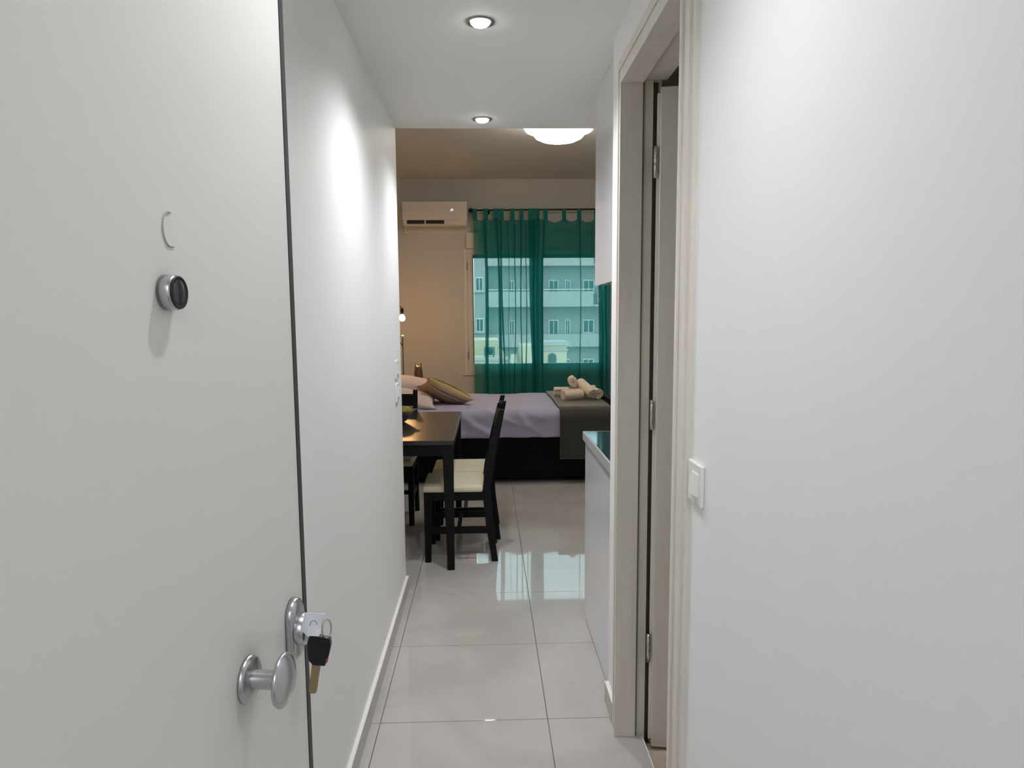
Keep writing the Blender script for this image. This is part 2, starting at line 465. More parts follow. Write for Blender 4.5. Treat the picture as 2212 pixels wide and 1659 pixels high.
# ------------------------------------------------------------------ entrance door
TH = math.radians(6)
D1 = thing('door_1', 'white flush entrance door standing open with knob and lock', 'door', (-0.289, 1.1, 0), -TH, kind='structure')
DW = 0.90
MB().box(-0.055, 0, -DW, -0.013, 0.012, 2.20, 0.0015).build('leaf', 'doorwhite', D1)
MB().box(-0.056, 0.0012, -0.013, 0.0, 0.012, 2.20).build('edge_strip', 'darkedge', D1)
ks, kz = -0.214, 0.980
MB().lathe([(0.0305, 0), (0.0305, 0.003), (0.029, 0.0058), (0.026, 0.0075), (0.0135, 0.0085)], 48, 'X', (0, ks, kz)).build('rose', 'satin', D1)
kn = MB().lathe([(r * 0.97, h if h < .02 else h + 0.0055) for r, h in [(0.0135, 0.006), (0.0125, 0.010), (0.0125, 0.0355), (0.0132, 0.037), (0.030, 0.0372), (0.0345, 0.039), (0.0358, 0.0415), (0.0350, 0.044),
                 (0.0325, 0.0462), (0.026, 0.0492), (0.016, 0.0515), (0.006, 0.0525), (0, 0.0526)]], 48, 'X', (0, ks, kz)).build('knob', 'satin', D1)
ls, lz = -0.061, 0.979
def racetrack(wd, ht, n=14, taper=0.0):
    r = wd / 2; p = []
    for k in range(n + 1):
        a = PI * k / n; p.append((r * math.cos(a), ht / 2 - r + r * math.sin(a)))
    for k in range(n + 1):
        a = PI + PI * k / n; p.append((r * math.cos(a) * (1 - taper), -ht / 2 + r + r * math.sin(a)))
    return p
esc = MB(); lay = [(1.0, 0.0), (1.0, 0.006), (0.95, 0.0095), (0.84, 0.0118), (0.6, 0.013)]
vs = []; base = racetrack(0.052, 0.094)
for sc, hx in lay:
    vs += [(hx, p[0] * sc + ls, p[1] * (0.5 + sc / 2 if sc < 1 else 1) + lz) for p in base]
nb = len(base)
fs = [(i * nb + k, i * nb + (k + 1) % nb, (i + 1) * nb + (k + 1) % nb, (i + 1) * nb + k) for i in range(len(lay) - 1) for k in range(nb)]
fs += [tuple(range(nb))[::-1], tuple((len(lay) - 1) * nb + k for k in range(nb))]
pl = esc.add(vs, fs, True).build('lock_plate', 'satin', D1)
MB().lathe([(0.0245, 0.010), (0.0240, 0.017), (0.0225, 0.023), (0.0195, 0.027), (0.0160, 0.0285)], 40, 'X', (0, ls, lz)).build('lock_cylinder', 'satin', pl)
MB().box(0.0283, 0.0290, ls - 0.0022, ls + 0.0022, lz - 0.009, lz + 0.009).build('keyway', 'blackrub', pl)
ps, pz = -0.352, 1.467
pp = MB().lathe([(0.0182, 0), (0.0182, 0.011), (0.0172, 0.0135), (0.0166, 0.0138)], 40, 'X', (0, ps, pz)).build('peephole', 'satin', D1)
MB().lathe([(0.0168, 0.0135), (0.0168, 0.0150), (0.0152, 0.0156), (0.0145, 0.0148)], 40, 'X', (0, ps, pz)).build('rubber_ring', 'blackrub', pp)
MB().lathe([(0.0148, 0.0142), (0.012, 0.0152), (0.007, 0.0158), (0, 0.0160)], 32, 'X', (0, ps, pz)).build('lens', 'lens', pp)
cp = []
for k in range(15):
    a = math.radians(75 + 195 * k / 14)
    cp.append((0.0006, -0.338 + 0.013 * math.cos(a) + (0.006 if k == 14 else 0), 1.532 + 0.0175 * math.sin(a)))
MB().tube(cp, 0.0010, 6).build('pencil_mark', 'pencil', D1)
for z in (0.25, 1.1, 1.95):
    MB().lathe([(0.009, 0), (0.009, 0.11)], 16, 'Z', (0.004, -DW - 0.006, z)).build('hinge', 'satin', D1)
EF = struct('trim_entrance', MB().box(-0.43, -0.39, 0.03, 0.17, 0, 2.24).box(0.46, 0.50, 0.03, 0.17, 0, 2.24).box(-0.43, 0.50, 0.03, 0.17, 2.21, 2.24),
            'doorwhite', 'white entrance door frame', 'door frame')

# ------------------------------------------------------------------ keys in the entrance lock (hang in front of the door edge)
nrm = Vector((math.cos(TH), -math.sin(TH), 0)); uu = Vector((math.sin(TH), math.cos(TH), 0))
lockw = Vector((-0.289, 1.1, 0)) + uu * ls + nrm * 0.0285 + Vector((0, 0, lz))
KB = thing('key_bunch', 'bunch of keys hanging from the entrance door lock', 'keys', lockw + Vector((-0.0098, -0.020, 0.022)))
KB.scale = (1.13, 1.13, 1.13)
# shaft of the inserted key points along the door normal
MB().box(0.000, 0.018, 0.0160, 0.0184, -0.024, -0.016).build('inserted_key', 'chrome', KB, rot=(0, 0, -TH))
tagp = MB().add([(0.006, -.004, -.009), (0.0150, -.008, -0.016), (0.0290, -.008, -0.0165), (0.0330, -.004, -0.004), (0.0385, -.003, 0.0120), (0.016, -.004, 0.0140), (0.010, -.003, 0.0125),
                 (0.006, -.0048, -.009), (0.0150, -.0088, -0.016), (0.0290, -.0088, -0.0165), (0.0330, -.0048, -0.004), (0.0385, -.0038, 0.0120), (0.016, -.0048, 0.0140), (0.010, -.0038, 0.0125)],
                [(6, 5, 4, 3, 2, 1, 0), (7, 8, 9, 10, 11, 12, 13)] + [(k, (k + 1) % 7, 7 + (k + 1) % 7, 7 + k) for k in range(7)]).build('paper_tag', 'paper', KB, loc=(-0.0035, 0, -0.002))
pts = []
for k in range(11):
    a = math.radians(200 - 215 * k / 10)
    pts.append((0.0225 + 0.0040 * math.cos(a), -0.0088 + 0.0003 * k, 0.000 + 0.0048 * math.sin(a)))
MB().tube(pts, 0.0005, 6).build('pen_mark', 'ink', tagp)
ring = []
for k in range(25):
    a = 2 * PI * k / 24
    ring.append((0.0350 + 0.0050 * math.cos(a), -0.004 + 0.004 * math.cos(a), -0.010 + 0.0125 * math.sin(a)))
MB().tube(ring, 0.0011, 8, caps=False).build('key_ring', 'chrome', KB)
hd = MB().prism([(0.0140, -0.017), (0.0270, -0.0180), (0.0400, -0.0215), (0.0405, -0.030), (0.0375, -0.043), (0.0340, -0.0535), (0.0320, -0.0575), (0.0170, -0.0560), (0.0120, -0.050), (0.0105, -0.036), (0.0110, -0.025)],
                'Y', -0.010, -0.002).build('key_head', 'blackplast', KB)
MB().prism([(0.0335, -0.048), (0.0362, -0.047), (0.0352, -0.053), (0.0330, -0.054)], 'Y', -0.0104, -0.004).build('red_button', 'red', hd)
MB().prism([(0.0150, -0.055), (0.0265, -0.056), (0.0240, -0.068), (0.0195, -0.094), (0.0165, -0.0965), (0.0105, -0.0955), (0.0095, -0.091)], 'Y', -0.0070, -0.0050).build('key_blade', 'brass', KB)
MB().prism([(0.0185, -0.056), (0.0205, -0.056), (0.0150, -0.092), (0.0135, -0.092)], 'Y', -0.0075, -0.0045).build('blade_groove', 'brass', KB)

# ------------------------------------------------------------------ bathroom door (casing, jamb, leaf, hinges)
D2 = thing('door_2', 'pale wood bathroom door standing open in its moulded frame', 'door', (0.5, 2.0, 0), kind='structure')
o5 = (-0.5, -2.0, 0)
def d2(name, mb, m='wood', par=None):
    mb.v = [(x + o5[0], y + o5[1], z) for x, y, z in mb.v]
    return mb.build(name, m, par or D2)
CF = 0.432
STRIPS = ((0.0, 0.014, CF - 0.006), (0.014, 0.016, CF + 0.004), (0.016, 0.050, CF), (0.050, 0.052, CF + 0.004), (0.052, 0.066, CF - 0.003), (0.066, 0.092, CF + 0.003))
ZH = 2.160
far_c, near_c, head_c = MB(), MB(), MB()
for a, b, x in STRIPS:      # moulded boards running round the opening like a picture frame
    far_c.box(x, XR, DY1 + a, DY1 + b, 0, ZH + b)
    near_c.box(x, XR, DY0 - b, DY0 - a, 0, ZH + b)
    head_c.box(x, XR, DY0 - a, DY1 + a, ZH + a, ZH + b)
d2('casing', far_c); d2('casing', near_c); d2('casing', head_c)
d2('jamb', MB().box(XR, 0.497, DY1, DY1 + 0.019, -0.035, 2.18, 0.001).box(0.497, 0.532, DY1 + 0.013, DY1 + 0.021, -0.035, 2.18))
d2('jamb', MB().box(XR, 0.497, DY0 - 0.02, DY0, -0.035, 2.18, 0.001).box(0.497, 0.575, DY0 - 0.02, DY0 - 0.013, -0.035, 2.18))
d2('head_jamb', MB().box(XR, 0.497, DY0 - 0.013, DY1 + 0.013, 2.160, 2.180, 0.001).box(0.497, 0.575, DY0 - .013, DY1 + .013, 2.173, 2.185))
d2('gasket', MB().box(0.4965, 0.503, DY1 + 0.006, DY1 + 0.0135, 0.0, 2.165), 'grout')
d2('gap_shade_strip', MB().box(0.5325, 0.5475, DY1 + 0.010, DY1 + 0.021, -0.03, 2.165), 'gapshade')  # dark strip carrying the shade of the deep hinge gap in its colour
d2('threshold_edge', MB().box(0.5195, 0.5235, DY0, DY1, -0.035, 0.0015), 'skirtop')
# leaf: open about 77 degrees into the bathroom; rebated lip on the hinge side
leaf = MB().box(0.006, 0.70, 0.0, 0.026, -0.022, 2.142, 0.002).box(-0.004, 0.69, 0.024, 0.042, -0.010, 2.130, 0.002)
lo = leaf.build('leaf', 'wood', D2, loc=(0.541 - 0.5, 2.287 - 2.0, 0), rot=(0, 0, math.radians(-11)))
for z in (0.275, 1.07, 1.87):
    h = MB().lathe([(0.0065, 0), (0.0065, 0.047), (0.0058, 0.0485), (0.0065, 0.050), (0.0065, 0.098)], 16, 'Z', (0, 0, z))
    d2('hinge', MB().add([(x + 0.5365, y + 2.300, z2) for x, y, z2 in h.v], h.f, True).box(0.5335, 0.5365, 2.305, 2.330, z + 0.004, z + 0.094), 'chrome')

# ------------------------------------------------------------------ light switches
def switch(label, loc, rz, group=None, single=False):
    r = thing('light_switch', label, 'light switch', loc, rz, group)
    # local: +X out of the wall, Y along the wall
    MB().box(0, 0.009, -0.046, 0.046, -0.044, 0.044, 0.003).build('plate', 'switch', r)
    k = MB().prism([(0.008, -0.024), (0.0175, -0.020), (0.0115, 0.024), (0.008, 0.024)], 'Y', -0.012, 0.033)
    k.build('rocker', 'switch', r)
    return r
switch('white square light switch beside the bathroom door casing', (XR, 1.475, 1.088), PI)
switch('upper white light switch at the end of the left hallway wall', (XL, 3.49, 1.192), 0)
switch('lower white light switch at the end of the left hallway wall', (XL, 3.49, 1.080), 0)

# ------------------------------------------------------------------ recessed downlights
def downlight(y, label, watts):
    r = thing('downlight', label, 'downlight', (-0.008, y, ZC), group='recessed spotlights in the hallway ceiling')
    MB().lathe([(0.046, 0.0), (0.0455, -0.003), (0.040, -0.0045), (0.034, -0.003), (0.030, -0.0005)], 40, 'Z').build('ring', 'steel', r)
    MB().lathe([(0.031, -0.0005), (0.030, -0.006), (0.024, -0.0115), (0.014, -0.0150), (0, -0.0160)], 32, 'Z').build('lens', 'lensglow', r)
    l = bpy.data.lights.new('downlight_beam', 'SPOT'); l.energy = watts; l.color = (0.94, 0.975, 1.0)
    l.spot_size = math.radians(146); l.spot_blend = 1.0; l.shadow_soft_size = 0.028
    lo = bpy.data.objects.new('downlight_beam', l); C.objects.link(lo); lo.parent = r; lo.location = (0, 0, -0.050)
downlight(1.06, 'recessed spotlight above the open entrance door', SPOT_NEAR_W)
downlight(2.40, 'nearer bright recessed spotlight at the top of the view', SPOT_W)
downlight(3.53, 'farther recessed spotlight near the ceiling edge', SPOT_W)
ll = bpy.data.lights.new('landing_fill_light', 'AREA'); ll.energy = LANDING_FILL_W; ll.size = 0.36; ll.shape = 'DISK'; ll.color = (0.95, 0.98, 1.0)  # unseen light added as frontal fill for jamb, door leaf and hall
lo = bpy.data.objects.new('landing_fill_light', ll); C.objects.link(lo); lo.location = (0.05, -1.55, 2.735)
lf = thing('landing_fill_fixture', 'round housing of the added fill light, unseen on the landing behind the viewer', 'ceiling lamp', (0.05, -1.55, 2.8))  # fixture made up to house the added fill light
MB().lathe([(0.20, 0.0), (0.20, -0.03), (0.18, -0.055), (0.0, -0.055)], 40, 'Z').build('housing', 'switch', lf)

# ------------------------------------------------------------------ kitchen
kc = thing('base_cabinet', 'glossy white kitchen base cabinet past the door casing', 'cabinet', (0.76, 2.93, 0))
MB().box(-0.28, 0.31, -0.372, 0.372, 0.02, 0.868).build('body', 'gloss', kc)
MB().box(-0.302, -0.282, -0.372, 0.372, 0.012, 0.862, 0.001).build('door', 'gloss', kc)
MB().box(-0.285, 0.31, -0.372, 0.372, 0.0, 0.02).build('plinth', 'gloss', kc)
wt = thing('worktop', 'dark glossy kitchen worktop with a grey front edge', 'worktop', (0.76, 2.93, 0.87))
MB().box(-0.305, 0.31, -0.375, 0.382, 0.0, 0.034, 0.001).build('slab', 'worktop', wt)
MB().box(-0.313, -0.305, -0.375, 0.385, -0.004, 0.0345, 0.001).build('front_edge', 'topedge', wt)
MB().box(-0.305, 0.31, 0.382, 0.386, -0.004, 0.0345).build('end_edge', 'topedge', wt)
kc = thing('wall_cabinet', 'glossy white wall cabinet hung up to the hallway ceiling', 'cabinet', (0.77, 2.84, 1.57))
MB().box(-0.275, 0.30, -0.285, 0.290, 0.004, 0.800).build('body', 'gloss', kc)
MB().box(-0.297, -0.277, -0.285, 0.290, 0.0, 0.800, 0.001).build('door', 'gloss', kc)

# ------------------------------------------------------------------ table and chairs
tb = thing('dining_table', 'dark brown wooden dining table standing past the hallway corner', 'table', (-0.59, 4.60, 0))
MB().box(-0.405, 0.402, -0.625, 0.622, 0.728, 0.755, 0.003).build('table_top', 'tabletop', tb)
for sx in (-1, 1):
    for sy in (-1, 1):
        MB().beam((sx * 0.366, sy * 0.588, 0.728), (sx * 0.374, sy * 0.596, 0.0), 0.062, 0.062, 0.040, 0.040).build('leg', 'espresso', tb)
for sy in (-1, 1): MB().box(-0.335, 0.335, sy * 0.60 - 0.011, sy * 0.60 + 0.011, 0.665, 0.728).build('apron', 'espresso', tb)
for sx in (-1, 1): MB().box(sx * 0.378 - 0.011, sx * 0.378 + 0.011, -0.557, 0.557, 0.665, 0.728).build('apron', 'espresso', tb)

def make_chair(label, loc, rz):
    r = thing('dining_chair', label, 'chair', loc, rz, 'dark wooden dining chairs with cream seats')
    hw = 0.172
    for s in (-1, 1):
        y = s * hw
        MB().beam((-0.172, y, 0), (-0.168, y, 0.418), 0.034, 0.034, 0.046, 0.040).build('leg', 'espresso', r)
        p = MB()   # rear post, swept back above and below the seat
        prof = [(0.222, 0.0, .036), (0.192, 0.22, .042), (0.176, 0.42, .048), (0.188, 0.52, .046), (0.226, 0.72, .040), (0.268, 0.905, .030)]
        vs = []
        for x, z, wd in prof:
            for dx, dy in ((-wd / 2, -.016), (wd / 2, -.016), (wd / 2, .016), (-wd / 2, .016)): vs.append((x + dx, y + dy, z))
        n = len(prof)
        fs = [(i * 4 + k, i * 4 + (k + 1) % 4, (i + 1) * 4 + (k + 1) % 4, (i + 1) * 4 + k) for i in range(n - 1) for k in range(4)] + [(3, 2, 1, 0), tuple((n - 1) * 4 + k for k in range(4))]
        p.add(vs, fs).build('back_post', 'espresso', r)
        MB().box(-0.150, 0.165, y - 0.010, y + 0.010, 0.372, 0.418).build('side_rail', 'espresso', r)
        MB().beam((-0.155, y, 0.190), (0.185, y, 0.190), 0.040, 0.018).build('stretcher', 'espresso', r)
    MB().box(-0.178, -0.160, -hw + .018, hw - .018, 0.372, 0.418).build('front_rail', 'espresso', r)
    MB().box(0.166, 0.184, -hw + .014, hw - .014, 0.372, 0.418).build('rear_rail', 'espresso', r)
    MB().box(0.0, 0.022, -hw + 0.012, hw - 0.012, 0.176, 0.206).build('stretcher', 'espresso', r)
    for z0, z1, x in ((0.790, 0.875, 0.247), (0.660, 0.705, 0.218), (0.555, 0.600, 0.200)):
        MB().beam((x - 0.010, 0, z0), (x + 0.010, 0, z1), 0.020, 2 * hw - 0.030).build('back_rail', 'espresso', r)
    MB().box(-0.198, 0.160, -0.190, 0.190, 0.418, 0.462, 0.016).build('seat', 'seat', r)
    return r
make_chair('nearer dark wooden chair with cream seat on the open side of the table', (-0.185, 4.31, 0), 0)
make_chair('second dark wooden chair behind the nearer one at the table side', (-0.160, 4.735, 0), 0)
make_chair('dark wooden chair at the far end of the table behind the fruit bowl', (-0.705, 5.075, 0), PI / 2)

# bowl and fruit
bw = thing('fruit_bowl', 'grey angular fruit bowl on the dark table', 'bowl', (-0.600, 4.70, 0.755))
NS = 8; vs = []; lay = [(0.055, 0.055, 0.0), (0.07, 0.07, 0.012), (0.125, 0.112, 0.070), (0.150, 0.118, 0.088), (0.145, 0.112, 0.084), (0.115, 0.104, 0.066), (0.06, 0.06, 0.018)]
for i, (ro, ri, z) in enumerate(lay):
    for k in range(NS):
        a = 2 * PI * (k + 0.3) / NS; r = ro if k % 2 == 0 else ri; zz = z - (0.012 if (k % 2 and z > .06) else 0)
        vs.append((r * math.cos(a), r * math.sin(a), zz))
n = len(lay)
fs = [(i * NS + k, i * NS + (k + 1) % NS, (i + 1) * NS + (k + 1) % NS, (i + 1) * NS + k) for i in range(n - 1) for k in range(NS)]
fs += [tuple(range(NS))[::-1], tuple((n - 1) * NS + k for k in range(NS))]
MB().add(vs, fs).build('body', 'bowl', bw)
def fruit(label, loc, rz, ln, rad):
    prof = []
    for k in range(13):
        t = k / 12; prof.append((rad * math.sin(PI * t) ** 0.7 * (0.85 + 0.3 * t) if 0 < k < 12 else 0.0, (t - 0.5) * ln))
    f = MB().lathe(prof, 20, 'X').build('mango', 'fruit')
    f.location = loc; f.rotation_euler = (0, 0, rz)
    return tag(f, label, 'fruit', 'fruit in the bowl')
fruit('yellow green mango at the right rim of the grey bowl', (-0.545, 4.672, 0.832), 0.25, 0.125, 0.036)
fruit('yellow green mango at the back of the grey bowl', (-0.615, 4.745, 0.830), -0.5, 0.115, 0.034)
fruit('yellow green mango at the left of the grey bowl', (-0.665, 4.665, 0.826), 1.2, 0.105, 0.034)

# ------------------------------------------------------------------ bed
BX0, BX1, BY0, BY1 = -1.20, 1.08, 6.14, 7.54
bd = thing('bed', 'double bed with a black frame and footboard under the window', 'bed', (0, 6.84, 0))
def bl(x0, x1, y0, y1, z0, z1, b=0.0): return MB().box(x0, x1, y0 - 6.84, y1 - 6.84, z0, z1, b)
bl(BX0 + .04, BX1, BY0, BY0 + .03, 0.05, 0.42).build('side_rail', 'bedwood', bd)
bl(BX0 + .04, BX1, BY1 - .03, BY1, 0.05, 0.42).build('side_rail', 'bedwood', bd)
bl(BX1, BX1 + 0.045, BY0, BY1, 0.03, 0.715, 0.006).build('footboard', 'bedwood', bd)
bl(BX0 - .01, BX0 + 0.04, BY0, BY1, 0.03, 1.05, 0.006).build('headboard', 'bedwood', bd)
for x in (BX0 + .06, BX1 - .06):
    for y in (BY0 + .04, BY1 - .04): bl(x - .03, x + .03, y - .03, y + .03, 0, 0.05).build('leg', 'bedwood', bd)
bl(BX0 + .04, BX1, BY0 + .03, BY1 - .03, 0.06, 0.12).build('slat_base', 'bedwood', bd)
bl(BX0 + .05, BX1 - .005, BY0 + .03, BY1 - .03, 0.34, 0.61, 0.05).build('mattress', 'mattress', bd)

def drape(x0, x1, zb, off, seed, wr, nx, ny, ztop=0.625, zb_back=0.42, zfn=None):
    # cloth lying on the mattress and hanging over the near side; v runs back -> front -> down
    R = 0.055
    def fn(u, v):
        x = x0 + (x1 - x0) * u
        lf = 1.40 - 2 * 0.0; drop = ztop - zb
        segs = [lf - R, R * PI / 2, drop - R]
        s = v * sum(segs)
        if s < segs[0]:
            y = BY1 - 0.01 - s; z = ztop + off; nyv, nzv = 0, 1
        elif s < segs[0] + segs[1]:
            a = (s - segs[0]) / R
            y = BY0 + R - 0.012 - (R + off) * math.sin(a); z = ztop - R + (R + off) * math.cos(a); nyv, nzv = -math.sin(a), math.cos(a)
        else:
            y = BY0 - 0.012 - off; z = ztop - R - (s - segs[0] - segs[1]); nyv, nzv = -1, 0
        t = sstep(segs[0] - 0.15, segs[0] + 0.2, s)
        q = noise.noise(Vector((x * 3.0 + seed, y * 2.5, z * 2.0))) * 0.010 * (1 - t)
        ridged = 1 - abs(noise.noise(Vector((x * 5.0 + seed + z * 6.0, z * 5.0, seed)))) * 2
        wq = wr * (1 - 0.85 * sstep(0.45, 0.60, x)) if wr > 0.01 else wr
        q += max(0, ridged) ** 2 * wq * t
        q += math.sin(x * 21 + seed + 6 * (z - .4)) * wq * 0.35 * t
        for cx in (-0.18, 0.04, 0.30):                                        # pressed-in fold lines
            q -= 0.004 * math.exp(-((x - cx) / 0.008) ** 2)
        return (x, y + nyv * q, z + nzv * q)
    mb = MB().grid(fn, nx, ny)
    return mb
def cloth(name, mb, m, th):
    o = mb.build(name, m, fix=False)
    md = o.modifiers.new('thickness', 'SOLIDIFY'); md.thickness = th; md.offset = 1 if False else -1
    return o
sh = cloth('bed_sheet', drape(BX0 + .05, BX1 - .01, 0.405, 0.008, 1.3, 0.034, 170, 80), 'sheet', 0.004)
tag(sh, 'mauve grey bed sheet hanging over the near side of the bed', 'bed sheet')
th = cloth('throw_blanket', drape(0.625, BX1 - .003, 0.215, 0.034, 5.1, 0.006, 60, 80), 'throw', 0.006)
tag(th, 'dark green throw blanket spread across the foot of the bed', 'blanket')

def pillow_mesh(lx, ly, t, n=26, seed=0.0, wr=0.012, pw=0.5, ear=0.10):
    mb = MB()
    def side(sg):
        def fn(u, v):
            a, b = 2 * u - 1, 2 * v - 1
            e = max(0.0, (1 - a * a)) * max(0.0, (1 - b * b))
            k = 1 + ear * (abs(a) ** 3 * abs(b) ** 3) - 0.06 * (1 - abs(a) ** 2) * abs(b) ** 6 - 0.06 * (1 - abs(b) ** 2) * abs(a) ** 6
            z = sg * (t / 2) * e ** pw
            z += wr * noise.noise(Vector((a * 2.2 + seed, b * 2.2, seed * 2 + sg))) * min(1, e * 4)
            return (a * lx / 2 * k, b * ly / 2 * k, z)
        return fn
    mb.grid(side(1), n, n); mb.grid(side(-1), n, n, flip=True)
    return mb
def weld(o, dist=1e-4):
    bm = bmesh.new(); bm.from_mesh(o.data); bmesh.ops.remove_doubles(bm, verts=bm.verts, dist=dist); bm.to_mesh(o.data); bm.free(); return o
pz0 = 0.635
p = weld(pillow_mesh(0.52, 0.66, 0.16, seed=3.1).build('pillow', 'pillow', fix=False)); p.location = (-0.735, 6.54, pz0 + 0.070)
p.rotation_euler = (math.radians(2), math.radians(9), math.radians(3))
tag(p, 'nearer pink grey pillow lying on the mauve sheet', 'pillow', 'pillows on the bed')
p = weld(pillow_mesh(0.52, 0.64, 0.20, seed=8.4).build('pillow', 'pillow', fix=False)); p.location = (-0.78, 7.20, pz0 + 0.125)
p.rotation_euler = (math.radians(0), math.radians(8), math.radians(-2))
tag(p, 'farther pillow glowing in the warm lamp light below the vase', 'pillow', 'pillows on the bed')
cu = weld(pillow_mesh(0.44, 0.44, 0.15, n=30, seed=5.5, wr=0.006).build('cushion', 'cushion', fix=False))
cu.location = (-0.395, 6.72, pz0 + 0.100)
cu.rotation_euler = (math.radians(-16), math.radians(27), math.radians(10))
tag(cu, 'small striped tan cushion leaning against the pillows', 'cushion')
fr = MB()
for j, yy in enumerate((-0.150, -0.185)):
    for k in range(34):
        x = -0.20 + 0.40 * k / 33
        a, b = 2 * x / 0.46, 2 * yy / 0.46
        e = max(0, (1 - a * a)) * max(0, 1 - b * b)
        z = 0.075 * e ** 0.5 + 0.003
        fr.box(x - 0.0045, x + 0.0045, yy - 0.011 + random.uniform(-.003, .003), yy + 0.006, z - 0.006, z + 0.005)
f = fr.build('fringe', 'fringe', cu); f['kind'] = 'stuff'

# rolled towels: a spiral strip extruded
def towel_mesh(R, L, turns=3.2, th=0.011, seed=0):
    n = int(turns * 22); outer = []; inner = []
    for k in range(n + 1):
        t = k / n; a = t * turns * 2 * PI + seed
        r = 0.012 + (R - 0.012) * t
        rr = r * (1 + 0.025 * math.sin(a * 2 + seed))
        outer.append((rr * math.cos(a), rr * math.sin(a)))
        ri = max(0.002, rr - th)
        inner.append((ri * math.cos(a), ri * math.sin(a)))
    vs = []; xs = [-L / 2, -L / 2 + 0.006, 0, L / 2 - 0.006, L / 2]; m = n + 1
    for i, x in enumerate(xs):
        sc = 0.965 if i in (0, 4) else 1.0
        for k in range(m):
            tel = (0.0016 * math.sin(k * 0.9 + seed)) if i in (0, 4) else 0
            vs.append((x + tel, outer[k][0] * sc, outer[k][1] * sc))
        for k in range(m): vs.append((x + ((0.0016 * math.sin(k * 0.9 + seed)) if i in (0, 4) else 0), inner[k][0] * sc, inner[k][1] * sc))
    fs = []; row = 2 * m
    for i in range(4):
        for k in range(m - 1):
            a = i * row + k; fs.append((a, a + 1, a + row + 1, a + row))
            b = i * row + m + k; fs.append((b + 1, b, b + row, b + row + 1))
        a = i * row + m - 1; b = i * row + 2 * m - 1; fs.append((a, b, b + row, a + row))
        a = i * row; b = i * row + m; fs.append((b, a, a + row, b + row))
    for k in range(m - 1):
        fs.append((k + 1, k, m + k, m + k + 1)); o = 4 * row; fs.append((o + k, o + k + 1, o + m + k + 1, o + m + k))
    mb = MB(); mb.add(vs, fs, True); return mb
zt = 0.668
def towel(label, loc, rz, ry, R, L, seed):
    o = towel_mesh(R, L, 3.1, 0.0115, seed).build('rolled_towel', 'towel', fix=False)
    o.location = loc; o.rotation_euler = (0, ry, rz)
    return tag(o, label, 'towel', 'rolled cream towels on the throw')
towel('front rolled cream towel with its spiral end showing', (0.790, 6.555, zt + 0.057), 0.42, 0, 0.055, 0.20, 0.4)
towel('rolled cream towel lying at the back left of the towel pile', (0.790, 6.80, zt + 0.055), -0.03, 0, 0.053, 0.30, 2.0)
towel('top rolled cream towel seen end on above the others', (0.822, 6.80, zt + 0.158), 1.50, 0, 0.050, 0.24, 1.1)
towel('middle rolled cream towel slanting down the front of the pile', (0.932, 6.625, zt + 0.104), -1.25, 0.30, 0.054, 0.28, 3.3)
towel('right rolled cream towel at the end of the towel pile', (1.012, 6.70, zt + 0.058), -1.36, 0.0, 0.054, 0.26, 4.2)
towel('rolled cream towel half hidden behind the slanting one', (0.965, 6.99, zt + 0.055), 0.1, 0, 0.053, 0.20, 5.0)

# ------------------------------------------------------------------ nightstand, vase, lamp
ns = thing('nightstand', 'dark wooden nightstand hidden behind the pillows', 'nightstand', (-0.88, 7.77, 0))
MB().box(-0.24, 0.24, -0.20, 0.20, 0.10, 0.56, 0.004).build('body', 'night', ns)
MB().box(-0.22, 0.22, -0.212, -0.20, 0.34, 0.54, 0.002).build('drawer', 'night', ns)
for sx in (-1, 1):
    for sy in (-1, 1): MB().box(sx * .21 - .02, sx * .21 + .02, sy * .17 - .02, sy * .17 + .02, 0, 0.10).build('leg', 'night', ns)
vz = thing('vase', 'slim dark metallic vase with a notched rim behind the pillows', 'vase', (-0.745, 7.86, 0.56))
SEG = 32; prof = [(0.026, 0.0), (0.032, 0.02), (0.042, 0.12), (0.048, 0.22), (0.046, 0.29), (0.039, 0.345), (0.031, 0.388)]
vs = []; allp = prof + [(r - 0.004, h) for r, h in prof[::-1]]
for i, (r, h) in enumerate(allp):
    for k in range(SEG):
        a = 2 * PI * k / SEG
        notch = 0.026 * abs(math.sin(a)) ** 2 * sstep(0.29, 0.388, h)
        vs.append((r * math.cos(a), r * math.sin(a), h - notch))
n = len(allp)
fs = [(i * SEG + k, i * SEG + (k + 1) % SEG, (i + 1) * SEG + (k + 1) % SEG, (i + 1) * SEG + k) for i in range(n - 1) for k in range(SEG)] + [tuple(range(SEG))[::-1], tuple((n - 1) * SEG + k for k in range(SEG))]
MB().add(vs, fs, True).build('body', 'vase', vz)

lp = thing('bedside_lamp', 'slim black bedside lamp with a bare glowing warm bulb', 'lamp', (-0.882, 7.63, 0.56))
MB().lathe([(0.07, 0), (0.07, 0.012), (0.062, 0.018), (0.008, 0.022)], 32, 'Z', (-0.06, 0, 0)).build('base', 'lampmetal', lp)
MB().tube([(-0.06, 0, 0.01), (-0.02, 0, 0.03), (0, 0, 0.08), (0, 0, 0.675)], 0.005, 10).build('pole', 'lampmetal', lp)
MB().lathe([(0, 0.672), (0.012, 0.676), (0.016, 0.686), (0.012, 0.697), (0, 0.700)], 20, 'Z').build('finial', 'whiteball', lp)
arm = [(0, 0, 0.60)] + [(-0.05 - 0.05 * math.cos(math.radians(a)), 0, 0.80 + 0.20 * math.sin(math.radians(a))) for a in range(-70, 91, 16)] + [(0, 0, 0.985)]
arm = [(0, 0, 0.58), (-0.05, 0, 0.66), (-0.09, 0, 0.78), (-0.095, 0, 0.90), (-0.06, 0, 0.985), (-0.02, 0, 1.0), (0, 0, 0.975)]
MB().tube(arm, 0.005, 10).build('arm', 'lampmetal', lp)
